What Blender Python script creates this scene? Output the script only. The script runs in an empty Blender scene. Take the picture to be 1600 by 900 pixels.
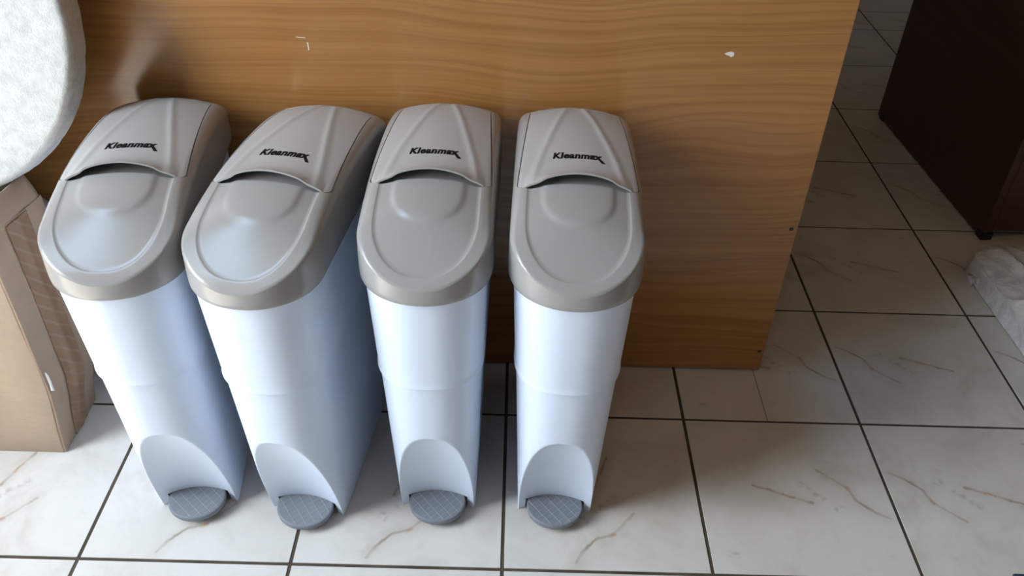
import bpy, bmesh, math, random
import numpy as np
from mathutils import Vector, Matrix, noise

random.seed(7)
SC = bpy.context.scene
COL = SC.collection
T = 1.0 / 3.0                       # floor tile pitch in metres

# ------------------------------------------------------------------ camera
F_PX, PITCH, ROLL, YAW = 1350.75, 0.6637, 0.0306, 0.0054
CAM = Vector((0.66437, -0.79920, 1.18780))
def cam_axes():
    cy, sy = math.cos(YAW), math.sin(YAW)
    f = Vector((sy * math.cos(PITCH), cy * math.cos(PITCH), -math.sin(PITCH)))
    r = Vector((cy, -sy, 0.0)); u = r.cross(f)
    c, s = math.cos(ROLL), math.sin(ROLL)
    return c * r + s * u, -s * r + c * u, f
r_, u_, f_ = cam_axes()
cam_data = bpy.data.cameras.new('camera')
cam_data.sensor_width = 36.0
cam_data.lens = 36.0 * F_PX / 1600.0
cam_data.clip_start = 0.02
cam = bpy.data.objects.new('camera', cam_data)
cam.matrix_world = Matrix(((r_.x, u_.x, -f_.x, CAM.x), (r_.y, u_.y, -f_.y, CAM.y),
                           (r_.z, u_.z, -f_.z, CAM.z), (0, 0, 0, 1)))
COL.objects.link(cam)
SC.camera = cam

# ------------------------------------------------------------------ light
world = bpy.data.worlds.new('world'); SC.world = world
world.use_nodes = True
world.node_tree.nodes['Background'].inputs[0].default_value = (0.60, 0.75, 1.0, 1)
world.node_tree.nodes['Background'].inputs[1].default_value = 0.0

# daylight through the open doorway in the left wall (sky and bright pavement outside)
def area(name, loc, target, sx, sy, power, color):
    d = bpy.data.lights.new(name, 'AREA'); d.shape = 'RECTANGLE'
    d.size = sx; d.size_y = sy; d.energy = power; d.color = color
    o = bpy.data.objects.new(name, d); COL.objects.link(o)
    o.location = loc
    o.rotation_euler = (Vector(target) - Vector(loc)).to_track_quat('-Z', 'Y').to_euler()
    return o
DOOR_X, DOOR_Y0, DOOR_Y1, DOOR_Z1 = -1.20, -1.12, -0.16, 2.50
area('doorway_daylight', (DOOR_X - 0.02, (DOOR_Y0 + DOOR_Y1) / 2, 1.60),
     (0.5, (DOOR_Y0 + DOOR_Y1) / 2, 1.60), DOOR_Y1 - DOOR_Y0, 1.80, 95.0, (0.87, 0.94, 1.0))
# the sun comes steeply through the doorway and lights a patch of floor left of the picture
sd = bpy.data.lights.new('sun', 'SUN'); sd.energy = 24.0; sd.angle = math.radians(0.6); sd.color = (1.0, 0.90, 0.76)
sun = bpy.data.objects.new('sun', sd); COL.objects.link(sun)
el = math.radians(65.0)
sun.rotation_euler = Vector((math.cos(el), 0.06 * math.cos(el), -math.sin(el))).to_track_quat('-Z', 'Y').to_euler()
sun.location = (-2.2, -0.7, 4.0)
# blue open-sky light from above left: a lamp added below the solid ceiling
area('overhead_sky_lamp', (-0.90, -0.10, 2.945), (-0.90, -0.10, 0.0), 0.56, 1.40, 23.0, (0.45, 0.69, 1.0))
# weaker sky-blue fill, a lamp added before the windowless front wall behind the camera
FILL_X0, FILL_X1, FILL_Z0, FILL_Z1, FILL_Y = -1.0, 0.2, 0.8, 2.4, -2.70
area('front_sky_fill', ((FILL_X0 + FILL_X1) / 2, FILL_Y + 0.01, (FILL_Z0 + FILL_Z1) / 2),
     ((FILL_X0 + FILL_X1) / 2, 0.0, (FILL_Z0 + FILL_Z1) / 2), FILL_X1 - FILL_X0, FILL_Z1 - FILL_Z0, 8.0, (0.50, 0.74, 1.0))

SC.view_settings.view_transform = 'Standard'
SC.view_settings.look = 'None'
SC.view_settings.gamma = 1.0
SC.view_settings.use_curve_mapping = False
SC.view_settings.exposure = 0.0

# ------------------------------------------------------------------ helpers
def new_obj(name, mesh, mat=None, parent=None, label=None):
    o = bpy.data.objects.new(name, mesh); COL.objects.link(o)
    if mat is not None and len(mesh.materials) == 0:
        mesh.materials.append(mat)
    if parent is not None:
        o.parent = parent
    if label:
        o['label'] = label
    return o

def thing(name, label, cat, loc=(0, 0, 0), rz=0.0, group=None):
    o = bpy.data.objects.new(name, None); COL.objects.link(o)
    o.empty_display_size = 0.05
    o.location = loc; o.rotation_euler = (0, 0, rz)
    o['label'] = label; o['category'] = cat
    if group: o['group'] = group
    return o

def tag(o, label, cat, group=None):
    o['label'] = label; o['category'] = cat
    if group: o['group'] = group
    return o

def pymesh(name, verts, faces, smooth=None):
    me = bpy.data.meshes.new(name)
    me.from_pydata([tuple(v) for v in verts], [], faces)
    bm = bmesh.new(); bm.from_mesh(me)
    bmesh.ops.remove_doubles(bm, verts=bm.verts, dist=1e-6)
    bmesh.ops.recalc_face_normals(bm, faces=bm.faces)
    bm.to_mesh(me); bm.free()
    if smooth is not None:
        me.shade_smooth(); me.set_sharp_from_angle(angle=math.radians(smooth))
    me.update()
    return me

def box_mesh(name, lo, hi, bevel=0.0, seg=2):
    bm = bmesh.new()
    bmesh.ops.create_cube(bm, size=1.0)
    for v in bm.verts:
        v.co = Vector([lo[k] + (v.co[k] + 0.5) * (hi[k] - lo[k]) for k in range(3)])
    if bevel > 0:
        bmesh.ops.bevel(bm, geom=bm.edges[:], offset=bevel, segments=seg, affect='EDGES', profile=0.5)
    me = bpy.data.meshes.new(name); bm.to_mesh(me); bm.free()
    me.shade_smooth(); me.set_sharp_from_angle(angle=math.radians(20))
    return me

class NT:
    """tiny node-tree helper"""
    def __init__(self, name):
        self.m = bpy.data.materials.new(name); self.m.use_nodes = True
        self.t = self.m.node_tree; self.n = self.t.nodes
        self.b = self.n['Principled BSDF']
    def node(self, kind, **kw):
        n = self.n.new(kind)
        for k, v in kw.items(): setattr(n, k, v)
        return n
    def link(self, a, b): self.t.links.new(a, b)
    def setin(self, n, key, v):
        if hasattr(v, 'is_linked') or isinstance(v, bpy.types.NodeSocket): self.link(v, n.inputs[key])
        else: n.inputs[key].default_value = v
    def math(self, op, a, b=0.0, c=0.0, clamp=False):
        n = self.node('ShaderNodeMath', operation=op, use_clamp=clamp)
        for i, v in enumerate((a, b, c)): self.setin(n, i, v)
        return n.outputs[0]
    def vmath(self, op, a, b=(0, 0, 0), scale=None):
        n = self.node('ShaderNodeVectorMath', operation=op)
        self.setin(n, 0, a); self.setin(n, 1, b)
        if scale is not None: self.setin(n, 3, scale)
        return n.outputs['Value'] if op in ('LENGTH', 'DOT_PRODUCT', 'DISTANCE') else n.outputs[0]
    def coord(self, scale=(1, 1, 1), kind='Object', loc=(0, 0, 0)):
        tc = self.node('ShaderNodeTexCoord'); mp = self.node('ShaderNodeMapping')
        mp.inputs['Scale'].default_value = scale; mp.inputs['Location'].default_value = loc
        self.link(tc.outputs[kind], mp.inputs[0]); return mp.outputs[0]
    def noise(self, vec, scale, detail=4.0, rough=0.5, dist=0.0):
        n = self.node('ShaderNodeTexNoise')
        self.link(vec, n.inputs['Vector'])
        n.inputs['Scale'].default_value = scale; n.inputs['Detail'].default_value = detail
        n.inputs['Roughness'].default_value = rough; n.inputs['Distortion'].default_value = dist
        return n.outputs[0]
    def ramp(self, fac, stops):
        n = self.node('ShaderNodeValToRGB'); self.link(fac, n.inputs[0])
        e = n.color_ramp.elements
        while len(e) < len(stops): e.new(0.5)
        for i, (p, c) in enumerate(stops):
            e[i].position = p; e[i].color = (*c, 1) if len(c) == 3 else c
        return n.outputs[0]
    def mix(self, fac, a, b, mode='MIX'):
        n = self.node('ShaderNodeMix', data_type='RGBA', blend_type=mode)
        self.setin(n, 0, fac)
        for k, v in ((6, a), (7, b)):
            if isinstance(v, tuple): n.inputs[k].default_value = (*v, 1) if len(v) == 3 else v
            else: self.link(v, n.inputs[k])
        return n.outputs[2]
    def maprange(self, v, a, b, c=0.0, d=1.0, smooth=True):
        n = self.node('ShaderNodeMapRange', interpolation_type='SMOOTHSTEP' if smooth else 'LINEAR')
        self.setin(n, 0, v)
        for i, x in enumerate((a, b, c, d)): n.inputs[i + 1].default_value = x
        return n.outputs[0]
    def bump(self, h, strength, dist=0.001):
        n = self.node('ShaderNodeBump'); n.inputs['Strength'].default_value = strength
        n.inputs['Distance'].default_value = dist
        self.link(h, n.inputs['Height']); self.link(n.outputs[0], self.b.inputs['Normal'])
    def base(self, c):
        if isinstance(c, tuple): self.b.inputs['Base Color'].default_value = (*c, 1)
        else: self.link(c, self.b.inputs['Base Color'])
    def rough(self, r): self.setin(self.b, 'Roughness', r)

# ------------------------------------------------------------------ materials
def plastic(name, col, rough, var=0.04, bump=0.06, bscale=900, spec=0.5):
    m = NT(name); v = m.coord()
    n = m.noise(v, 9.0, 3.0)
    dark = tuple(c * (1 - var) for c in col); light = tuple(min(1, c * (1 + var)) for c in col)
    m.base(m.ramp(n, [(0.3, dark), (0.7, light)]))
    m.rough(rough)
    m.b.inputs['Specular IOR Level'].default_value = spec
    m.bump(m.noise(v, bscale, 2.0), bump, 0.0004)
    return m.m
M_BODY = plastic('white_plastic', (0.70, 0.80, 0.96), 0.36, 0.015, 0.03)
M_LID = plastic('grey_lid_plastic', (0.30, 0.297, 0.29), 0.22, 0.03, 0.03, 900, 0.5)
M_FLAP = plastic('grey_flap_plastic', (0.375, 0.373, 0.367), 0.30, 0.03, 0.05, 900, 0.4)
M_PEDAL = plastic('slate_pedal_plastic', (0.185, 0.205, 0.24), 0.5, 0.05, 0.4, 2500)
M_RIB = plastic('pedal_rib_highlight', (0.30, 0.32, 0.35), 0.45, 0.04, 0.2)  # lighter copy of the pedal grey; light caught by ribs put in colour
M_INK = plastic('black_print', (0.006, 0.006, 0.007), 0.8, 0.0, 0.0, 900, 0.15)
M_DARK = plastic('black_plastic', (0.01, 0.01, 0.012), 0.5, 0.0, 0.1)
M_PAINT = plastic('brown_wall_paint', (0.27, 0.17, 0.085), 0.8, 0.05, 0.3, 200)  # unseen walls, browned to dim and warm the bounced light
M_CEIL = plastic('ceiling_paint', (0.30, 0.22, 0.14), 0.85, 0.03, 0.3, 200)
M_SCREW = plastic('dark_hole', (0.035, 0.022, 0.014), 0.7, 0.1, 0.2)
M_CHIP = plastic('pale_chip', (0.75, 0.72, 0.68), 0.7, 0.05, 0.3)
M_SHEEN = plastic('grey_fibre', (0.33, 0.34, 0.33), 0.9, 0.15, 1.0, 600)
M_MAT = plastic('dark_blue_rubber', (0.035, 0.05, 0.09), 0.6, 0.1, 0.5, 400)

def mat_tile():
    m = NT('marbled_ceramic_tile')
    tc = m.node('ShaderNodeTexCoord'); oi = m.node('ShaderNodeObjectInfo')
    p = m.vmath('SCALE', tc.outputs['Object'], scale=3.0)          # tile units, -0.5 .. 0.5
    off = m.node('ShaderNodeCombineXYZ')
    m.link(m.math('MULTIPLY', oi.outputs['Random'], 37.0), off.inputs[2])
    pn = m.vmath('ADD', p, off.outputs[0])
    cloud = m.noise(pn, 2.2, 6.0, 0.62, 0.8)
    fine = m.noise(pn, 9.0, 5.0, 0.6)
    base = m.ramp(cloud, [(0.28, (0.56, 0.535, 0.49)), (0.5, (0.655, 0.645, 0.615)), (0.75, (0.70, 0.695, 0.67))])
    base = m.mix(m.maprange(fine, 0.55, 0.78, 0.0, 0.30), base, (0.52, 0.46, 0.38))
    # printed veins: the same print on each tile, turned with the tile
    nz = m.node('ShaderNodeTexNoise'); m.link(p, nz.inputs['Vector']); nz.inputs['Scale'].default_value = 11.0
    nz.inputs['Detail'].default_value = 3.0
    w = m.vmath('SUBTRACT', nz.outputs[1], (0.5, 0.5, 0.5))
    pw = m.vmath('ADD', p, m.vmath('SCALE', w, scale=0.035))
    flat = m.vmath('MULTIPLY', pw, (1, 1, 0))
    def seg(a, b):
        a = Vector((*a, 0)); b = Vector((*b, 0)); ba = b - a
        pa = m.vmath('SUBTRACT', flat, tuple(a))
        h = m.math('MULTIPLY', m.vmath('DOT_PRODUCT', pa, tuple(ba)), 1.0 / ba.length_squared, clamp=True)
        return m.vmath('LENGTH', m.vmath('SUBTRACT', pa, m.vmath('SCALE', tuple(ba), scale=h)))
    def chain(pts):
        d = None
        for a, b in zip(pts[:-1], pts[1:]):
            s = seg(a, b); d = s if d is None else m.math('MINIMUM', d, s)
        return d
    veins = chain([(-.45, .15), (-.36, .09), (-.318, .043), (-.291, -.039), (-.234, -.089), (-.16, -.16)])
    veins = m.math('MINIMUM', veins, chain([(-.08, .062), (.027, .025), (.20, -.045)]))
    w2 = m.maprange(m.noise(p, 6.0, 2.0), 0.35, 0.65, 0.35, 1.0)
    vmask = m.math('MULTIPLY', m.maprange(veins, 0.002, 0.013, 1.0, 0.0), w2)
    halo = m.maprange(veins, 0.0, 0.07, 0.35, 0.0)
    blot = m.math('MINIMUM', seg((-.23, .10), (-.205, .095)), m.math('MINIMUM', seg((-.14, .03), (-.115, .01)),
                  m.math('MINIMUM', seg((-.08, -.03), (-.05, -.055)), seg((.36, .39), (.39, .38)))))
    bmask = m.math('MULTIPLY', m.maprange(blot, 0.0, 0.035, 0.42, 0.0), m.maprange(m.noise(p, 22.0, 2.0), 0.4, 0.6))
    orange = m.math('MINIMUM', seg((-.30, -.03), (-.285, -.055)), seg((0.0, .033), (.05, .012)))
    omask = m.math('MULTIPLY', m.maprange(orange, 0.0, 0.016, 0.6, 0.0), m.maprange(m.noise(p, 30.0, 3.0), 0.35, 0.6))
    col = m.mix(m.math('MULTIPLY', halo, fine), base, (0.42, 0.36, 0.28))
    col = m.mix(m.math('MULTIPLY', vmask, 0.75), col, (0.27, 0.21, 0.14))
    col = m.mix(bmask, col, (0.27, 0.23, 0.18))
    col = m.mix(omask, col, (0.46, 0.21, 0.08))
    m.base(col)
    m.rough(m.maprange(cloud, 0.3, 0.7, 0.30, 0.42))
    m.bump(m.noise(p, 14.0, 3.0), 0.12, 0.0008)
    return m.m
M_TILE = mat_tile()

def mat_grout():
    m = NT('dirty_grout'); v = m.coord()
    m.base(m.ramp(m.noise(v, 12.0, 5.0, 0.6), [(0.3, (0.035, 0.024, 0.015)), (0.7, (0.10, 0.08, 0.058))]))
    m.rough(0.9); m.bump(m.noise(v, 300.0, 3.0), 0.5, 0.001)
    return m.m
M_GROUT = mat_grout()

def mat_wood(name, cols, dark_line, rough=0.42):
    m = NT(name)
    v = m.coord((1, 1, 1))
    # broad flowing cathedral bands that run along x and bend slowly
    warp = m.noise(m.coord((0.9, 1, 2.2)), 1.3, 2.0, 0.45)
    sep = m.node('ShaderNodeSeparateXYZ'); m.link(v, sep.inputs[0])
    zz = m.math('ADD', sep.outputs['Z'], m.math('MULTIPLY', warp, 0.24))
    def lines(kx, kz, off):
        cmb = m.node('ShaderNodeCombineXYZ')
        m.link(m.math('MULTIPLY', sep.outputs['X'], kx), cmb.inputs[0]); cmb.inputs[1].default_value = off
        m.link(m.math('MULTIPLY', zz, kz), cmb.inputs[2])
        return m.noise(cmb.outputs[0], 1.0, 2.0, 0.5)
    rings = lines(0.7, 62.0, 0.0)
    grain = lines(1.1, 185.0, 3.7)
    broad = m.noise(m.coord((0.5, 1, 3.0)), 2.0, 3.0, 0.5)
    pores = m.noise(m.coord((4, 40, 380)), 1.0, 3.0, 0.65)
    base = m.ramp(rings, [(0.30, cols[0]), (0.50, cols[1]), (0.70, cols[2])])
    base = m.mix(m.maprange(broad, 0.35, 0.7, 0.15, 0.65), base, cols[1])
    base = m.mix(m.maprange(grain, 0.44, 0.66, 0.0, 0.26), base, dark_line)
    base = m.mix(m.maprange(rings, 0.28, 0.46, 0.08, 0.0), base, dark_line)
    base = m.mix(m.maprange(pores, 0.52, 0.70, 0.0, 0.22), base, dark_line)
    m.base(base); m.rough(rough)
    m.bump(pores, 0.12, 0.0005)
    return m.m
M_WOOD = mat_wood('oak_veneer', [(0.315, 0.143, 0.041), (0.36, 0.171, 0.054), (0.395, 0.195, 0.066)], (0.17, 0.065, 0.017), 0.20)
M_CAB = mat_wood('dark_brown_laminate', [(0.055, 0.022, 0.010), (0.07, 0.028, 0.013), (0.08, 0.033, 0.016)], (0.03, 0.012, 0.006), 0.5)

def mat_card(name, col):
    m = NT(name); v = m.coord()
    fib = m.noise(m.coord((30, 30, 220)), 1.0, 3.0)
    blot = m.noise(v, 6.0, 4.0, 0.6)
    d = tuple(c * 0.86 for c in col)
    c = m.mix(m.maprange(blot, 0.35, 0.7, 0, 1), d, col)
    c = m.mix(m.maprange(fib, 0.5, 0.7, 0, 0.25), c, tuple(x * 0.75 for x in col))
    m.base(c); m.rough(0.85); m.bump(fib, 0.15, 0.0006)
    return m.m
M_CARD = mat_card('kraft_cardboard', (0.44, 0.335, 0.245))
M_CARD2 = mat_card('kraft_cardboard_flap', (0.36, 0.255, 0.18))
def mat_tape():
    m = NT('brown_packing_tape'); v = m.coord()
    w = m.node('ShaderNodeTexWave', wave_type='BANDS', bands_direction='DIAGONAL')
    m.link(v, w.inputs[0]); w.inputs['Scale'].default_value = 22.0; w.inputs['Distortion'].default_value = 1.5
    c = m.mix(m.maprange(w.outputs['Fac'], 0.80, 0.97, 0, 0.35), (0.23, 0.13, 0.075), (0.36, 0.27, 0.20))
    c = m.mix(m.maprange(m.noise(v, 14.0, 4.0), 0.4, 0.7, 0, 0.5), c, (0.33, 0.21, 0.13))
    m.base(c); m.rough(0.4)
    m.bump(m.noise(v, 60.0, 3.0), 0.25, 0.001)
    return m.m
M_TAPE = mat_tape()
def mat_pad():
    m = NT('white_nonwoven_fibre'); v = m.coord()
    a = m.noise(v, 55.0, 6.0, 0.7); b = m.noise(v, 420.0, 4.0, 0.7)
    c = m.ramp(a, [(0.34, (0.48, 0.485, 0.475)), (0.55, (0.585, 0.59, 0.58)), (0.8, (0.64, 0.645, 0.635))])
    c = m.mix(m.maprange(b, 0.60, 0.78, 0, 0.35), c, (0.52, 0.53, 0.52))
    m.base(c); m.rough(1.0); m.b.inputs['Specular IOR Level'].default_value = 0.1
    h = m.math('ADD', a, m.math('MULTIPLY', b, 0.6))
    m.bump(h, 0.7, 0.0025)
    return m.m
M_PAD = mat_pad()
def mat_wrap():
    m = NT('crumpled_white_plastic'); v = m.coord()
    n = m.noise(v, 14.0, 4.0, 0.6, 1.5)
    m.base(m.ramp(n, [(0.3, (0.55, 0.56, 0.58)), (0.6, (0.82, 0.83, 0.85))]))
    m.rough(0.22); m.b.inputs['Coat Weight'].default_value = 0.3
    m.bump(m.noise(v, 24.0, 3.0, 0.5, 3.0), 0.5, 0.006)
    return m.m
M_WRAP = mat_wrap()
def mat_boards():
    m = NT('grey_board_edges'); v = m.coord((2, 2, 160))
    m.base(m.ramp(m.noise(v, 1.0, 3.0), [(0.35, (0.20, 0.20, 0.21)), (0.65, (0.55, 0.55, 0.56))])); m.rough(0.6)
    return m.m
M_BOARD = mat_boards()

# ------------------------------------------------------------------ room shell
X0, X1, Y0, Y1, ZC = -1.20, 3.35, -2.70, 3.60, 2.95
floor = new_obj('floor', box_mesh('floor', (X0, Y0, -0.06), (X1, Y1, -0.0014)), M_GROUT); floor['kind'] = 'structure'
def wall(name, lo, hi, mat=M_PAINT):
    o = new_obj(name, box_mesh(name, lo, hi), mat); o['kind'] = 'structure'; return o
wall('wall_back', (X0 - .1, Y1, -0.06), (X1 + .1, Y1 + .1, ZC))
wall('wall_right', (X1, Y0, -0.06), (X1 + .1, Y1, ZC))
wall('wall_front', (X0 - .1, Y0 - .1, -0.06), (X1 + .1, Y0, ZC))
wall('ceiling', (X0 - .1, Y0 - .1, ZC), (X1 + .1, Y1 + .1, ZC + .1), M_CEIL)
# left wall with the doorway that lets the daylight in
wl_v, wl_f = [], []
def addbox(lo, hi):
    k = len(wl_v)
    for z in (lo[2], hi[2]):
        for x, y in ((lo[0], lo[1]), (hi[0], lo[1]), (hi[0], hi[1]), (lo[0], hi[1])): wl_v.append((x, y, z))
    for f in ((0, 3, 2, 1), (4, 5, 6, 7), (0, 1, 5, 4), (1, 2, 6, 5), (2, 3, 7, 6), (3, 0, 4, 7)): wl_f.append([k + i for i in f])
addbox((X0 - .1, Y0, -.06), (X0, DOOR_Y0, ZC)); addbox((X0 - .1, DOOR_Y1, -.06), (X0, Y1, ZC))
addbox((X0 - .1, DOOR_Y0, DOOR_Z1), (X0, DOOR_Y1, ZC))
wl = new_obj('wall_left', pymesh('wall_left', wl_v, wl_f), M_PAINT); wl['kind'] = 'structure'

# floor tiles: one object each, children of the floor
def tile_mesh(sx, sy, gap=0.0058):
    return box_mesh('floor_tile', (-sx / 2 + gap / 2, -sy / 2 + gap / 2, -0.008), (sx / 2 - gap / 2, sy / 2 - gap / 2, 0.0), 0.0004, 1)
TM = tile_mesh(T, T)
def put_tile(me, cx, cy, rot):
    o = new_obj('floor_tile', me, M_TILE, floor)
    o.location = (cx, cy, 0); o.rotation_euler = (0, 0, rot * math.pi / 2)
for i in range(-4, 10):
    for j in range(-8, 7):
        rot = 1 if i <= 2 else (2 if i == 3 else 0)
        cx, cy = (i + .5) * T, (j + .5) * T
        if cx + T / 2 > X1 + 1e-3 or cx + T / 2 < X0 + .01: continue
        if i == 3 and j == 1:                       # the tile cut in two beside the desk corner
            for a, b, g in ((3.0, 3.478, 0.0), (3.478, 4.0, 0.0)):
                lo_g, hi_g = (0.0030, 0.0006) if a == 3.0 else (0.0006, 0.0030)
                me = box_mesh('floor_tile', (a * T + lo_g - cx, -T / 2 + .0024, -.008), (b * T - hi_g - cx, T / 2 - .0024, 0), 0.0005, 1)
                # keep the print upright as on its neighbours
                me.transform(Matrix.Rotation(-math.pi, 4, 'Z'))
                put_tile(me, cx, cy, 2)
            continue
        put_tile(TM, cx, cy, rot)
TMC = tile_mesh(T, 0.56 * T)
for i in range(-4, 10):                              # one row of cut tiles, then whole ones to the back wall
    cx = (i + .5) * T
    if cx + T / 2 > X1 + 1e-3 or cx + T / 2 < X0 + .01: continue
    put_tile(TMC, cx, (7 + .28) * T, 2)
    for j in range(3): put_tile(TM, cx, (7.56 + j + .5) * T, 0)

# ------------------------------------------------------------------ desk
DESK_Y, DESK_X = 0.471, 1.171
desk = thing('counter', 'oak veneer counter with a wide plain front panel behind the bins', 'counter', (0.2, DESK_Y, 0))
def dpart(name, lo, hi, mat=M_WOOD, bev=0.0008):
    d = Vector((0.2, DESK_Y, 0))
    return new_obj(name, box_mesh(name, Vector(lo) - d, Vector(hi) - d, bev), mat, desk)
fp = dpart('front_panel', (-0.80, DESK_Y, 0.004), (DESK_X, DESK_Y + .018, 1.30))  # unseen upper part made tall to shade the floor behind the counter
dpart('end_panel', (DESK_X - .030, DESK_Y + .0185, 0.0), (DESK_X - .012, DESK_Y + .62, 1.30))
dpart('end_panel', (-0.79, DESK_Y + .0185, 0.0), (-0.772, DESK_Y + .62, 1.30))
dpart('counter_top', (-0.83, DESK_Y + .001, 1.3005), (DESK_X + .01, DESK_Y + .68, 1.326))
def disc_mesh(name, pts, depth):
    n = len(pts)
    v = [(x, -depth, z) for x, z in pts] + [(x, 0.0005, z) for x, z in pts]
    f = [list(range(n)), list(range(2 * n - 1, n - 1, -1))] + [[k, (k + 1) % n, n + (k + 1) % n, n + k] for k in range(n)]
    return pymesh(name, v, f)
def blob(rx, rz, n=12, jit=0.25):
    return [(rx * (1 + random.uniform(-jit, jit)) * math.cos(a), rz * (1 + random.uniform(-jit, jit)) * math.sin(a))
            for a in [2 * math.pi * k / n for k in range(n)]]
for (x, z) in ((1.160, .343), (1.162, .053)):
    o = new_obj('screw_hole', disc_mesh('screw_hole', blob(.0042, .0036, 14, .12), .0004), M_SCREW, fp); o.location = (x - .2, 0, z)
o = new_obj('chipped_spot', disc_mesh('chipped_spot', [(-.008, .001), (-.003, .003), (.002, .0045), (.0065, .003), (.007, -.002), (.003, -.0045), (-.001, -.002), (-.005, -.001)], .0005), M_CHIP, fp)
o.location = (.994 - .2, 0, .661)
o = new_obj('scratch', disc_mesh('scratch', [(-.0009, .006), (.0007, .006), (.001, -.006), (-.0004, -.007)], .0003), M_CHIP, fp); o.location = (.347 - .2, 0, .655)
o = new_obj('scratch', disc_mesh('scratch', [(-.010, .0014), (.004, .0004), (.004, -.0004), (-.010, .0006)], .0003), M_CHIP, fp); o.location = (.340 - .2, 0, .668)

# ------------------------------------------------------------------ pedal bins
def interp(tab, y):
    xs = [a for a, _ in tab]; ys = [b for _, b in tab]
    # smooth (monotone-ish) cubic through the table
    k = int(np.clip(np.searchsorted(xs, y) - 1, 0, len(xs) - 2))
    def slope(i):
        if i == 0: return (ys[1] - ys[0]) / (xs[1] - xs[0])
        if i == len(xs) - 1: return (ys[-1] - ys[-2]) / (xs[-1] - xs[-2])
        return (ys[i + 1] - ys[i - 1]) / (xs[i + 1] - xs[i - 1])
    h = xs[k + 1] - xs[k]; t = min(1.0, max(0.0, (y - xs[k]) / h))
    h00 = 2 * t**3 - 3 * t**2 + 1; h10 = t**3 - 2 * t**2 + t; h01 = -2 * t**3 + 3 * t**2; h11 = t**3 - t**2
    return h00 * ys[k] + h10 * h * slope(k) + h01 * ys[k + 1] + h11 * h * slope(k + 1)

# --- white body: tapered, rounded front, flat back, step at mid height, scooped recess over the pedal
def body_mesh():
    NF = 121
    zs = list(np.linspace(0, .0295, 12)) + list(np.linspace(.032, .19, 50)) + list(np.linspace(.192, .244, 42)) + list(np.linspace(.252, .345, 8)) + \
         [.3486, .3492, .3494, .3512, .3548] + list(np.linspace(.362, .514, 8))
    rows = []
    for z in zs:
        step = (0.0 if z > .354 else -.0013) if z >= .3493 else .0018
        w = .0632 + .0330 * z - step
        yn = -.0470 - .065 * z + step
        ys, yb = .028 - .06 * z, .312 + .038 * z - step
        n = 2.35; pts = []
        ZA = .240                                    # top of the scoop's arch
        if z < ZA:
            xa = .0598 * (1 - (z / ZA) ** 2.5) ** (1 / 2.5); xa = max(xa, .002)
            yo_a = ys - (ys - yn) * (1 - (xa / w) ** n) ** (1 / n)
            dep = .019 * (1 - z / ZA) ** .55
        for k in range(NF):
            t = -math.pi / 2 + math.pi * k / (NF - 1)
            x = w * math.copysign(abs(math.sin(t)) ** (2 / n), t)
            y = ys - (ys - yn) * abs(math.cos(t)) ** (2 / n)
            if z < ZA:
                yr = yo_a + dep * (1 - (x / xa) ** 2)
                e = .0012 * min(1.0, (ZA - z) / .01)
                d = yr - y                                 # smooth maximum keeps a soft moulded lip
                y = y + (d + math.sqrt(d * d + e * e)) / 2 - (0 if abs(d) < .02 else 0)
            pts.append((x, y))
        rc = .018
        side = [(w, v) for v in np.linspace(ys, yb - rc, 12)[1:]]
        arc = [(w - rc + rc * math.cos(a), yb - rc + rc * math.sin(a)) for a in np.linspace(0, math.pi / 2, 7)[1:]]
        back = [(v, yb) for v in np.linspace(w - rc, -(w - rc), 6)[1:-1]]
        pts += side + arc + back + [(-x, y) for x, y in reversed(arc)] + [(-x, y) for x, y in reversed(side)]
        rows.append([(x, y, z) for x, y in pts])
    N = len(rows[0]); verts = [p for r in rows for p in r]; faces = []
    for a in range(len(rows) - 1):
        for k in range(N):
            k2 = (k + 1) % N
            # slot for the pedal arm
            if k < NF - 1 and zs[a + 1] <= .0296:
                xm = .5 * (rows[a][k][0] + rows[a][k2][0])
                if abs(xm) < .0485: continue
            faces.append([a * N + k, a * N + k2, (a + 1) * N + k2, (a + 1) * N + k])
    return pymesh('body', verts, faces, 40)

# --- lid
LW, LYN, LYS, LYB, LN = .0868, -.0850, .000, .345, 2.12
PROF = [(-.085, .5320), (-.078, .5395), (-.07, .5460), (-.05, .5595), (-.03, .5715), (-.003, .5845), (.03, .5940), (.07, .6010),
        (.10, .6035), (.14, .6045), (.2, .6020), (.25, .5975), (.295, .590), (.325, .582), (.345, .574)]
CROWN = [(-.085, .004), (-.05, .005), (-.03, .007), (.0, .012), (.03, .013), (.07, .014), (.25, .015), (.345, .018)]
FILR = [(-.085, .0026), (-.04, .0040), (.0, .0085), (.05, .012), (.1, .013), (.345, .014)]
LID_Z0 = .508
def lid_w(y):
    if y < LYS:
        q = min(1.0, (LYS - y) / (LYS - LYN)); return LW * (1 - q ** LN) ** (1 / LN)
    r = .022
    if y > LYB - r: return LW - r + math.sqrt(max(0, r * r - (y - LYB + r) ** 2))
    return LW
def gauss(d, s): return math.exp(-(d / s) ** 2)
BEAD = [(.05, .066), (.07, .0625), (.10, .0575), (.135, .0515), (.2, .038), (.25, .0275), (.30, .0165), (.33, .010)]
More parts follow.
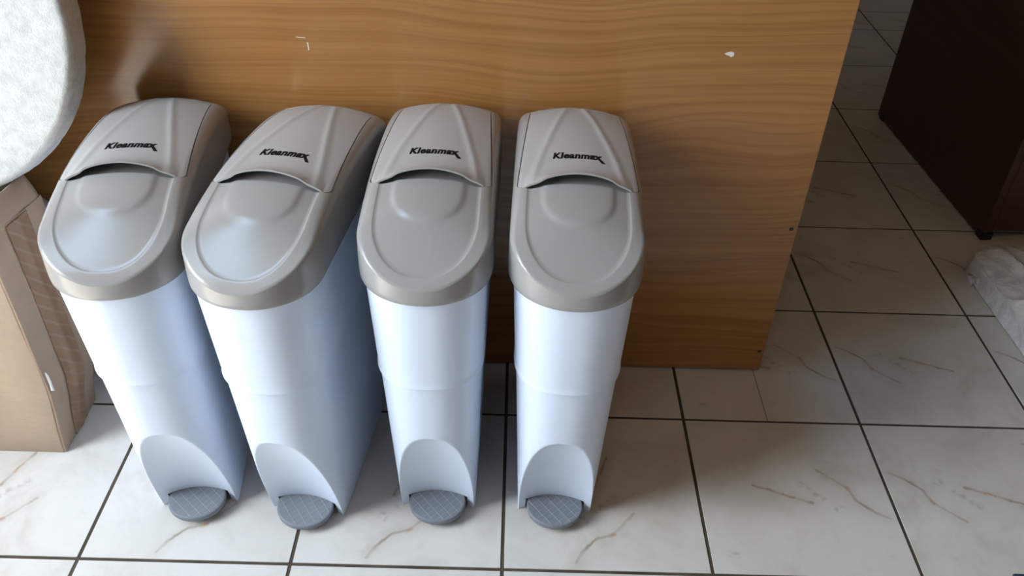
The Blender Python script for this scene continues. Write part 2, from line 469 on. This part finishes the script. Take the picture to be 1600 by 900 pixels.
def lid_z(x, y):
    z = interp(PROF, y) - interp(CROWN, y) * (x / LW) ** 2
    if y < LYS: d = (1 - (abs(x / LW) ** LN + ((LYS - y) / (LYS - LYN)) ** LN) ** (1 / LN)) * .092
    else: d = min((LW - abs(x)), 9)
    R = interp(FILR, y)
    def fil(d, R):
        d = max(0.0, d)
        return R * (1 - math.sqrt(max(0.0, 1 - (1 - d / R) ** 2))) if d < R else 0.0
    z -= fil(d, R)
    z -= fil(LYB - y, .016)
    # moulded panels: a sunken oval with a raised smaller one inside
    if y < .086:
        fade = min(1.0, max(0.0, (.084 - y) / .018))
        ro = (abs(x / .0665) ** 2.3 + (max(0.0, .010 - y) / .082) ** 2.3) ** (1 / 2.3)
        dro = (ro - 1) * .0665
        z += fade * (-.0020 / (1 + math.exp(max(-40, min(40, dro / .0006)))) + .0004 * gauss(dro + .0015, .0015))
        ri = (abs(x / .0465) ** 2.2 + (max(0.0, .045 - y) / .049) ** 2.2) ** (1 / 2.2)
        z += fade * .0026 / (1 + math.exp(max(-40, min(40, (ri - 1) * .042 / .0016))))
    return z
def flap_detail(x, y):
    c = interp(BEAD, min(.33, max(.05, y)))
    return .0015 * gauss(abs(x) - c, .0055)
FY0, FY1, FR = .0672, .318, .012
def flap_x(y):
    x = .0805 - (y - FY0) * .052
    if y < FY0 + FR:
        q = max(0.0, FR - (y - FY0)); x = x - FR + math.sqrt(max(0, FR * FR - q * q))
    return x
GAP = .0013
def lid_mesh():
    # rows in y (dense at the nose and at the flap's front edge)
    a = [LYN + (LYS - LYN) * (1 - math.cos(t)) for t in np.linspace(0, math.pi / 2, 90)]
    ylist = a[:-1] + list(np.linspace(LYS, FY0 - GAP, 46)) + [FY0 - GAP + 1e-5, FY0 - .0001]
    ylist += [FY0 + FR * (1 - math.cos(t)) for t in np.linspace(.15, math.pi / 2, 14)]
    ylist += list(np.linspace(FY0 + FR + .004, LYB - .03, 60))
    ylist += [LYB - .03 + .03 * math.sin(t) for t in np.linspace(.1, math.pi / 2, 16)]
    uin = np.linspace(-1, 1, 151)
    uo = [1 - (1 - s) ** 2 for s in np.linspace(0, 1, 14)]          # cluster at the outer edge
    rows = []
    for y in ylist:
        w = lid_w(y)
        inflap = y > FY0 - GAP + 5e-6
        xf = min((flap_x(max(y, FY0)) + GAP), w * .965)
        row = []
        def zz(x, sunk): return lid_z(x, y) - (.0065 if (sunk and y < FY1) else 0.0)
        for s in reversed(uo): row.append((-(xf + (w - xf) * s), y, zz(xf + (w - xf) * s, False)))
        row.append((-xf + 1e-5, y, zz(xf, inflap)))
        for u in uin[1:-1]: row.append((xf * u, y, zz(xf * u, inflap)))
        row.append((xf - 1e-5, y, zz(xf, inflap)))
        for s in uo: row.append((xf + (w - xf) * s, y, zz(xf + (w - xf) * s, False)))
        rows.append(row)
    nx = len(rows[0]); ny = len(rows)
    verts = [p for r in rows for p in r]
    faces = [[j * nx + i, j * nx + i + 1, (j + 1) * nx + i + 1, (j + 1) * nx + i] for j in range(ny - 1) for i in range(nx - 1)]
    # skirt: boundary loop from the back left corner round the nose to the back right corner, then the back edge
    loop = [(j * nx) for j in range(ny - 1, 0, -1)] + [0] + [j * nx + nx - 1 for j in range(1, ny)] + \
           [(ny - 1) * nx + i for i in range(nx - 2, 0, -1)]
    P = [verts[k] for k in loop]; n = len(loop)
    prev = loop
    levels = [(.15, .0002), (.4, .0007), (.7, .0011), (.9, .0009), (.97, -.0002), (1.0, -.0020), (1.0, -.0075)]
    for fr, out in levels:
        cur = []
        for k, p in enumerate(P):
            c = Vector((p[0], p[1] - .12)); c.normalize()
            if p[1] > LYS and p[1] < LYB - .025: c = Vector((math.copysign(1, p[0]), 0))
            elif p[1] <= LYS: c = Vector((p[0] / LW ** 2, p[1] / LYN ** 2)).normalized()
            cur.append(len(verts))
            verts.append((p[0] + c.x * out, p[1] + c.y * out, p[2] + (LID_Z0 - p[2]) * fr))
        for k in range(n):
            k2 = (k + 1) % n
            faces.append([prev[k], prev[k2], cur[k2], cur[k]])
        prev = cur
    return pymesh('lid', verts, faces, 50)

def flap_z(x, y):
    z = lid_z(x, y) + flap_detail(x, y)
    # the middle of the front edge is raised into a finger grip
    lip = max(0.0, 1 - (x / .0715) ** 2)
    z += .0165 * lip ** .9 * math.exp(-((y - FY0) / .016) ** 1.35)
    return z
def flap_mesh():
    ylist = [FY0 + FR * (1 - math.cos(t)) for t in np.linspace(.0, math.pi / 2, 16)]
    ylist += list(np.linspace(FY0 + FR + .002, FY1 - .001, 90))
    us = np.linspace(-1, 1, 101)
    rows = [[(flap_x(y) * u, y, flap_z(flap_x(y) * u, y)) for u in us] for y in ylist]
    nx, ny = len(us), len(rows)
    verts = [p for r in rows for p in r]
    top = [[j * nx + i, j * nx + i + 1, (j + 1) * nx + i + 1, (j + 1) * nx + i] for j in range(ny - 1) for i in range(nx - 1)]
    m = len(verts)
    verts += [(x * .9995, y, z - .0028) for x, y, z in verts]
    bot = [[m + k for k in reversed(f)] for f in top]
    loop = [i for i in range(nx)] + [j * nx + nx - 1 for j in range(1, ny)] + [(ny - 1) * nx + i for i in range(nx - 2, -1, -1)] + [j * nx for j in range(ny - 2, 0, -1)]
    rim = [[loop[k], loop[(k + 1) % len(loop)], m + loop[(k + 1) % len(loop)], m + loop[k]] for k in range(len(loop))]
    me = pymesh('flap', verts, top + bot + rim, 45)
    return me

def lettering_mesh():
    cu = bpy.data.curves.new('lettering', 'FONT'); cu.body = 'Kleanmax'; cu.size = 1.0; cu.offset = 0.022; cu.shear = 0.16
    cu.resolution_u = 4; cu.space_character = 1.08
    o = bpy.data.objects.new('tmp', cu); COL.objects.link(o)
    dg = bpy.context.evaluated_depsgraph_get()
    me = bpy.data.meshes.new_from_object(o.evaluated_get(dg))
    bpy.data.objects.remove(o); 
    xs = [v.co.x for v in me.vertices]; zs = [v.co.y for v in me.vertices]
    bm = bmesh.new(); bm.from_mesh(me); bpy.data.meshes.remove(me)
    cap = 0.73
    x0, x1 = min(xs), max(xs)
    # the last letter's long leg
    def conv(x, y): return (-.0345 + (x - x0) / (x1 - x0) * .0665, .1275 + y / cap * .0163)
    for v in bm.verts:
        x, y = conv(v.co.x, v.co.y); v.co = Vector((x, y, 0))
    g = bmesh.ops.duplicate(bm, geom=bm.verts[:] + bm.edges[:] + bm.faces[:])
    for v in g['geom']:
        if isinstance(v, bmesh.types.BMVert): v.co.x += .0007
    g = bmesh.ops.duplicate(bm, geom=bm.verts[:] + bm.edges[:] + bm.faces[:])
    for v in g['geom']:
        if isinstance(v, bmesh.types.BMVert): v.co.y += .0003
    leg = [(.0215, .1385), (.0258, .1385), (.0372, .1190), (.0322, .1190)]
    bm.faces.new([bm.verts.new((x, y, 0)) for x, y in leg])
    bmesh.ops.triangulate(bm, faces=bm.faces)
    bmesh.ops.subdivide_edges(bm, edges=[e for e in bm.edges if e.calc_length() > .004], cuts=2)
    bmesh.ops.triangulate(bm, faces=bm.faces)
    for v in bm.verts: v.co.z = flap_z(v.co.x, v.co.y) + .00035
    r = bmesh.ops.extrude_face_region(bm, geom=bm.faces[:])
    for v in [g for g in r['geom'] if isinstance(g, bmesh.types.BMVert)]: v.co.z -= .0003
    bmesh.ops.recalc_face_normals(bm, faces=bm.faces)
    out = bpy.data.meshes.new('lettering'); bm.to_mesh(out); bm.free()
    return out

PA, PBF, PBB, PCY = .0462, .0385, .045, -.0035
def pedal_mesh():
    n = 72; lev = [(.66, .006), (.84, .0075), (.93, .012), (.985, .0185), (1.0, .0235), (.99, .0262), (.965, .0275), (.93, .0276), (.5, .0278)]
    verts, faces = [], []
    for s, z in lev:
        for k in range(n):
            a = 2 * math.pi * k / n
            yy = math.sin(a); y = PCY + (PBB if yy > 0 else PBF) * yy * s
            verts.append((PA * s * math.cos(a), y, z + .12 * (y - PCY) * (1 if z > .015 else 0)))
    for l in range(len(lev) - 1):
        for k in range(n): faces.append([l * n + k, l * n + (k + 1) % n, (l + 1) * n + (k + 1) % n, (l + 1) * n + k])
    faces.append(list(range(n))[::-1]); faces.append([(len(lev) - 1) * n + k for k in range(n)])
    return pymesh('pedal', verts, faces, 50)
def pedal_top(y): return .0277 + .12 * (y - PCY)
def rib_mesh(p, d, wid, hgt):
    # clip line p + t d against the pedal ellipse (scaled in a little)
    ts = []
    for t in np.linspace(-.08, .08, 641):
        x, y = p[0] + d[0] * t, p[1] + d[1] * t
        b = PBB if y > PCY else PBF
        if (x / PA) ** 2 + ((y - PCY) / b) ** 2 < .86: ts.append(t)
    if len(ts) < 20: return None
    a, b = ts[0], ts[-1]; nx, ny = -d[1], d[0]; v = []
    for t in (a, b):
        for s, h in ((-1, -.0006), (-.6, hgt), (.6, hgt), (1, -.0006)):
            x = p[0] + d[0] * t + nx * wid * s; y = p[1] + d[1] * t + ny * wid * s
            v.append((x, y, pedal_top(y) + h))
    return pymesh('tread_rib', v, [[0, 1, 2, 3], [7, 6, 5, 4], [0, 4, 5, 1], [1, 5, 6, 2], [2, 6, 7, 3], [3, 7, 4, 0]])

ME_BODY, ME_LID, ME_FLAP, ME_LET, ME_PED = body_mesh(), lid_mesh(), flap_mesh(), lettering_mesh(), pedal_mesh()
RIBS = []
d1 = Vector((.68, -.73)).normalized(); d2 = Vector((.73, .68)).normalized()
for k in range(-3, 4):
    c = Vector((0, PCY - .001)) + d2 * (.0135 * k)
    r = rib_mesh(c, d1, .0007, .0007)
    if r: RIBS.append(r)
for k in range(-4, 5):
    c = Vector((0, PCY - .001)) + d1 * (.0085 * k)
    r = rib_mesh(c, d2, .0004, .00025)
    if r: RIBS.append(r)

def make_bin(label, x, y, yaw):
    b = thing('pedal_bin', label, 'pedal bin', (x, y, 0), math.radians(yaw), 'white pedal bins with grey lids lined up before the counter')
    new_obj('body', ME_BODY, M_BODY, b, 'white plastic body with a scooped recess above the pedal')
    new_obj('lid', ME_LID, M_LID, b, 'grey domed plastic lid')
    fl = new_obj('flap', ME_FLAP, M_FLAP, b, 'grey hinged flap with a raised finger grip')
    new_obj('lettering', ME_LET, M_INK, fl, 'black Kleanmax lettering')
    p = new_obj('pedal', ME_PED, M_PEDAL, b, 'slate grey ribbed foot pedal')
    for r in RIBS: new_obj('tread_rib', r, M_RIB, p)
    return b
make_bin('leftmost white pedal bin with grey lid, beside the cardboard carton and under the white pad', .161, .106, 6.0)
make_bin('second white pedal bin from the carton, turned slightly to the right', .342, .0955, -7.0)
make_bin('third white pedal bin from the carton, between the twisted bin and the rightmost one', .557, .112, -.8)
make_bin('rightmost white pedal bin with grey lid, next to the bare floor', .751, .109, -1.6)

# ------------------------------------------------------------------ cardboard carton
BX1, BYF, BYB, BH = -.107, .213, .346, .455
def bulge(y, z):
    k = min(1.0, max(0.0, z / .16)); k = k * k * (3 - 2 * k)
    return k * (.016 + .020 * min(1.0, max(0.0, (y - BYF) / .12)))
carton = thing('cardboard_carton', 'tall brown cardboard carton sealed with brown tape, carrying the white pad', 'carton', (-.30, .275, 0))
off = Vector((-.30, .275, 0))
def warped_box(name, lo, hi, amp, seed, cuts=10, bev=.0015):
    bm = bmesh.new(); bmesh.ops.create_cube(bm, size=1.0)
    for v in bm.verts: v.co = Vector([lo[k] + (v.co[k] + .5) * (hi[k] - lo[k]) for k in range(3)])
    bmesh.ops.bevel(bm, geom=bm.edges[:], offset=bev, segments=2, affect='EDGES', profile=.5)
    bmesh.ops.subdivide_edges(bm, edges=[e for e in bm.edges if e.calc_length() > .05], cuts=cuts, use_grid_fill=True)
    for v in bm.verts:
        n = noise.noise_vector(v.co * 9 + Vector((seed, 0, 0)))
        k = min(1.0, max(0.0, (v.co.z - lo[2]) / .04))
        v.co += Vector((n.x, n.y, n.z * .3)) * amp * k
        v.co.x += bulge(v.co.y + off.y, v.co.z) * min(1.0, max(0.0, (v.co.x + off.x + .40) / .29))
    me = bpy.data.meshes.new(name); bm.to_mesh(me); bm.free()
    me.shade_smooth(); me.set_sharp_from_angle(angle=math.radians(40)); return me
new_obj('carton_body', warped_box('carton_body', Vector((-.52, BYF, 0)) - off, Vector((BX1 - .004, BYB, BH)) - off, .003, 3.0), M_CARD, carton)
SEAM = .268
new_obj('carton_flap', warped_box('carton_flap', Vector((BX1 - .004, BYF + .001, .001)) - off, Vector((BX1, SEAM - .001, BH - .002)) - off, .002, 5.0, 8, .0008), M_CARD2, carton, 'front closing flap of the carton')
new_obj('carton_flap', warped_box('carton_flap', Vector((BX1 - .004, SEAM + .001, .001)) - off, Vector((BX1 + .0005, BYB - .001, BH - .002)) - off, .002, 5.0, 8, .0008), M_CARD2, carton, 'rear closing flap of the carton')
def tape_mesh(y0, y1, z0, z1, seed):
    nz, ny = 40, 8; v = []; f = []
    for j in range(nz):
        for i in range(ny):
            z = z0 + (z1 - z0) * j / (nz - 1); y = y0 + (y1 - y0) * i / (ny - 1)
            if i in (0, ny - 1): y += .0015 * noise.noise(Vector((seed, z * 60, 0)))
            x = BX1 + bulge(y, z) + .0026 + .0016 * noise.noise(Vector((y * 50, z * 26, seed))) + (.0016 if abs(i - 3.5) < .6 else 0)
            v.append((x - off.x, y - off.y, z - off.z))
    for j in range(nz - 1):
        for i in range(ny - 1): f.append([j * ny + i, j * ny + i + 1, (j + 1) * ny + i + 1, (j + 1) * ny + i])
    m = len(v); v += [(x - .0028, y, z) for x, y, z in v]
    f2 = [[m + k for k in reversed(q)] for q in f]
    loop = list(range(ny)) + [j * ny + ny - 1 for j in range(1, nz)] + [(nz - 1) * ny + i for i in range(ny - 2, -1, -1)] + [j * ny for j in range(nz - 2, 0, -1)]
    rim = [[loop[k], loop[(k + 1) % len(loop)], m + loop[(k + 1) % len(loop)], m + loop[k]] for k in range(len(loop))]
    return pymesh('packing_tape', v, f + f2 + rim, 60)
new_obj('packing_tape', tape_mesh(.255, .303, .003, .451, 2.0), M_TAPE, carton, 'wrinkled brown packing tape over the seam')
# narrow top flap that stands up from the right face
tfv, tff = [], []
for j in range(14):
    y = BYF + .006 + (BYB - BYF - .010) * j / 13
    for i in range(5):
        z = BH - .006 + .043 * i / 4
        x = BX1 + bulge(y, .4) - .001 - .012 * (i / 4) ** 1.5 + .002 * noise.noise(Vector((y * 40, z * 30, 1)))
        tfv.append((x - off.x, y - off.y, z - off.z))
for j in range(13):
    for i in range(4): tff.append([j * 5 + i, j * 5 + i + 1, (j + 1) * 5 + i + 1, (j + 1) * 5 + i])
tfo = new_obj('carton_flap', pymesh('carton_flap', tfv, tff, 50), M_CARD2, carton, 'narrow flap standing up under the pad')
sol = tfo.modifiers.new('thickness', 'SOLIDIFY'); sol.thickness = .003
# a torn strip at the front edge
tv = [(.0, 0, 0), (.001, -.002, -.010), (.001, -.0015, -.026), (.001, -.0035, -.038), (.001, .001, -.043), (.001, .002, -.022), (.001, .0015, -.008)]
n = len(tv)
new_obj('torn_strip', pymesh('torn_strip', [(x, y, z) for x, y, z in tv] + [(x - .003, y, z) for x, y, z in tv],
        [list(range(n)), list(range(2 * n - 1, n - 1, -1))] + [[k, (k + 1) % n, n + (k + 1) % n, n + k] for k in range(n)]), M_CHIP, carton).location = (BX1 + .0012 + .0185 - off.x, .2185 - off.y, .190)

# ------------------------------------------------------------------ round pads
def pad_mesh(name, R, th, seed, rag):
    na, prof = 160, []
    e = .010
    prof += [(R * s, 0) for s in np.linspace(0.02, 1, 26)[:-1]]
    prof = [(r * (R - e) / R, 0) for r, _ in prof]
    prof += [(R - e + e * math.sin(a), e - e * math.cos(a)) for a in np.linspace(0, math.pi / 2, 5)]
    prof += [(R, t) for t in np.linspace(e, th - e * .5, 8)[1:-1]]
    prof += [(R - e * .5 + e * .5 * math.cos(a), th - e * .5 + e * .5 * math.sin(a)) for a in np.linspace(0, math.pi / 2, 4)]
    prof += [(R * .5, th), (R * .02, th)]
    v, f = [], []
    for r, d in prof:
        for k in range(na):
            a = 2 * math.pi * k / na
            p = Vector((r * math.cos(a), d, r * math.sin(a)))
            nn = noise.noise(p * 38 + Vector((seed, 0, 0))); n2 = noise.noise(p * 120 + Vector((0, seed, 0)))
            edge = max(0.0, (r - .8 * R) / (.2 * R))
            rr = r + (nn * .6 + n2 * .4) * rag * edge * (0 if math.sin(a) < -.97 else 1)
            dd = d + (nn * .5 + n2 * .5) * rag * (1 - edge) * (1 if d < th * .5 else 0)
            v.append((rr * math.cos(a), dd, rr * math.sin(a)))
    for l in range(len(prof) - 1):
        for k in range(na): f.append([l * na + k, l * na + (k + 1) % na, (l + 1) * na + (k + 1) % na, (l + 1) * na + k])
    f.append(list(range(na))); f.append([(len(prof) - 1) * na + k for k in reversed(range(na))])
    return pymesh(name, v, f, 60)
pad = new_obj('floor_pad', pad_mesh('floor_pad', .250, .052, 4.0, .0022), M_PAD)
pad.location = (-.207, .3555, .7110); pad.rotation_euler = (math.radians(-14), 0, 0)
tag(pad, 'large round white fibre pad leaning on top of the carton', 'floor pad')
pad2 = new_obj('floor_pad', pad_mesh('grey_pad', .232, .030, 9.0, .002), M_SHEEN)
pad2.location = (-.282, .395, .233)
tag(pad2, 'grey round pad mostly hidden behind the carton', 'floor pad')

# ------------------------------------------------------------------ dark cabinet
cab = thing('cabinet', 'dark brown wooden cabinet standing in the shade on the right', 'cabinet', (1.820, .964, 0), math.radians(3.5))
co = Vector((1.803, .964, 0))
def cpart(name, lo, hi, mat=M_CAB, bev=.0015, label=None, parent=cab):
    return new_obj(name, box_mesh(name, Vector(lo) - co, Vector(hi) - co, bev), mat, parent, label)
CX0, CX1, CYF, CYB, CH = 1.803, 2.52, .964, 1.628, .98
cpart('side_panel', (CX0, CYF, .004), (CX0 + .02, CYB, CH))
cpart('side_panel', (CX1 - .02, CYF, .004), (CX1, CYB, CH))
cpart('back_panel', (CX0 + .0205, CYB - .012, .02), (CX1 - .0205, CYB, CH))
cpart('base_panel', (CX0 + .0205, CYF + .022, .02), (CX1 - .0205, CYB - .0125, .04))
cpart('top_panel', (CX0 - .006, CYF - .01, CH + .0005), (CX1 + .006, CYB, CH + .026))
for a, b, hx in ((CX0 + .021, (CX0 + CX1) / 2 - .0015, 1), ((CX0 + CX1) / 2 + .0015, CX1 - .021, -1)):
    d = cpart('door', (a, CYF + .001, .024), (b, CYF + .02, CH - .004))
    xh = b - .03 if hx > 0 else a + .03
    cpart('handle', (xh - .005, CYF - .022, .52), (xh + .005, CYF + .0005, .64), M_DARK, .002, 'dark bar handle', d)
for x in (CX0 + .012, CX1 - .012):
    for y in (CYF + .010, CYB - .03):
        cpart('foot', (x - .014, y - .014, 0), (x + .014, y + .014, .020), M_DARK, .002, 'black plastic foot')

# ------------------------------------------------------------------ plastic wrapped package
pk = thing('wrapped_package', 'flat package of boards wrapped in crumpled white plastic on the floor at right', 'package', (1.98, .57, 0), math.radians(1.5))
for k in range(4):
    e = .004 * math.sin(k * 2.1)
    new_obj('board', box_mesh('board', (-.228 + e, -.34, .0005 + k * .0105), (.225 + e, .275 + e, .0098 + k * .0105), .001, 1), M_BOARD, pk)
def wrap_mesh():
    nx, ny = 90, 110; v, f = [], []
    hx0, hx1, hy0, hy1, H = -.242, .24, -.35, .300, .058
    for j in range(ny):
        for i in range(nx):
            s = i / (nx - 1); t = j / (ny - 1)
            # a sheet: centre covers the top, margins fold down the sides
            ax = (s - .5) * 2; ay = (t - .5) * 2
            def fold(a, m=.86): return (a / m, 0.0) if abs(a) < m else (math.copysign(1, a), (abs(a) - m) / (1 - m))
            px, dx = fold(ax); py, dy = fold(ay)
            dd = max(dx, dy)
            x = hx0 + (hx1 - hx0) * (px + 1) / 2; y = hy0 + (hy1 - hy0) * (py + 1) / 2
            # rounded far-left corner
            cxr, cyr, rr = hx0 + .06, hy1 - .06, .06
            if x < cxr and y > cyr:
                q = Vector((x - cxr, y - cyr)); 
                mx = max(abs(q.x), abs(q.y)); L = q.length
                if L > 1e-6: q = q * (mx / L); x, y = cxr + q.x, cyr + q.y
            edge = max(abs(px), abs(py))
            z = H - .050 * dd - .010 * max(0, (edge - .85) / .15) ** 2
            p = Vector((x * 9, y * 7, z * 10))
            cr = (1 - abs(noise.noise(p)) * 1.6) ** 2; cr2 = (1 - abs(noise.noise(p * 2.1 + Vector((4, 1, 0)))) * 1.6) ** 2
            amp = .015 if dd == 0 else .005
            z = max(.002, z + amp * (cr * .8 + cr2 * .3 - .6))
            n = noise.noise_vector(p * 1.4)
            x += n.x * .004 * (1 if dd > 0 else .3) - .006 * (dd if px <= -1 else 0); y += n.y * .004
            v.append((x, y, z))
    for j in range(ny - 1):
        for i in range(nx - 1):
            f.append([j * nx + i, j * nx + i + 1, (j + 1) * nx + i + 1, (j + 1) * nx + i])
    return pymesh('plastic_wrap', v, f, 30)
wm = wrap_mesh()
new_obj('plastic_wrap', wm, M_WRAP, pk, 'crumpled white plastic wrap')
for tx, ty, sx, sy in ((-.118, .248, .012, .016), (-.132, .215, .010, .007)):        # dark tears in the plastic
    zt = max(v.co.z for v in wm.vertices if (v.co.x - tx) ** 2 + (v.co.y - ty) ** 2 < .02 ** 2)
    tm = disc_mesh('tear', blob(sx, sy, 11, .4), .001); tm.transform(Matrix.Rotation(math.radians(-90), 4, 'X'))
    new_obj('tear', tm, M_DARK, pk, 'dark tear in the plastic').location = (tx, ty, zt + .0005)
# twisted end of the wrap at the far left corner
tw_v, tw_f = [], []
for l in range(9):
    r = .010 + .006 * math.sin(l * 1.1) * (l / 8); t = l / 8
    for k in range(8):
        a = 2 * math.pi * k / 8 + l * .5; rr = r * (1 + .35 * math.sin(3 * a + l))
        tw_v.append((-.236 - .022 * t, .205 + rr * math.cos(a) + .012 * t, .016 + rr * .8 * math.sin(a) - .003 * t))
for l in range(8):
    for k in range(8): tw_f.append([l * 8 + k, l * 8 + (k + 1) % 8, (l + 1) * 8 + (k + 1) % 8, (l + 1) * 8 + k])
tw_f += [list(range(8))[::-1], [64 + k for k in range(8)]]
new_obj('twisted_end', pymesh('twisted_end', tw_v, tw_f, 40), M_WRAP, pk)

# ------------------------------------------------------------------ dark mat whose corner shows at the lower right
mat_o = new_obj('floor_mat', box_mesh('floor_mat', (0, -.45, 0), (.60, 0, .006), .002, 2), M_MAT)
mat_o.location = (1.477, .013, .0003); mat_o.rotation_euler = (0, 0, math.radians(-1))
tag(mat_o, 'dark blue mat showing one corner on the floor at lower right', 'mat')
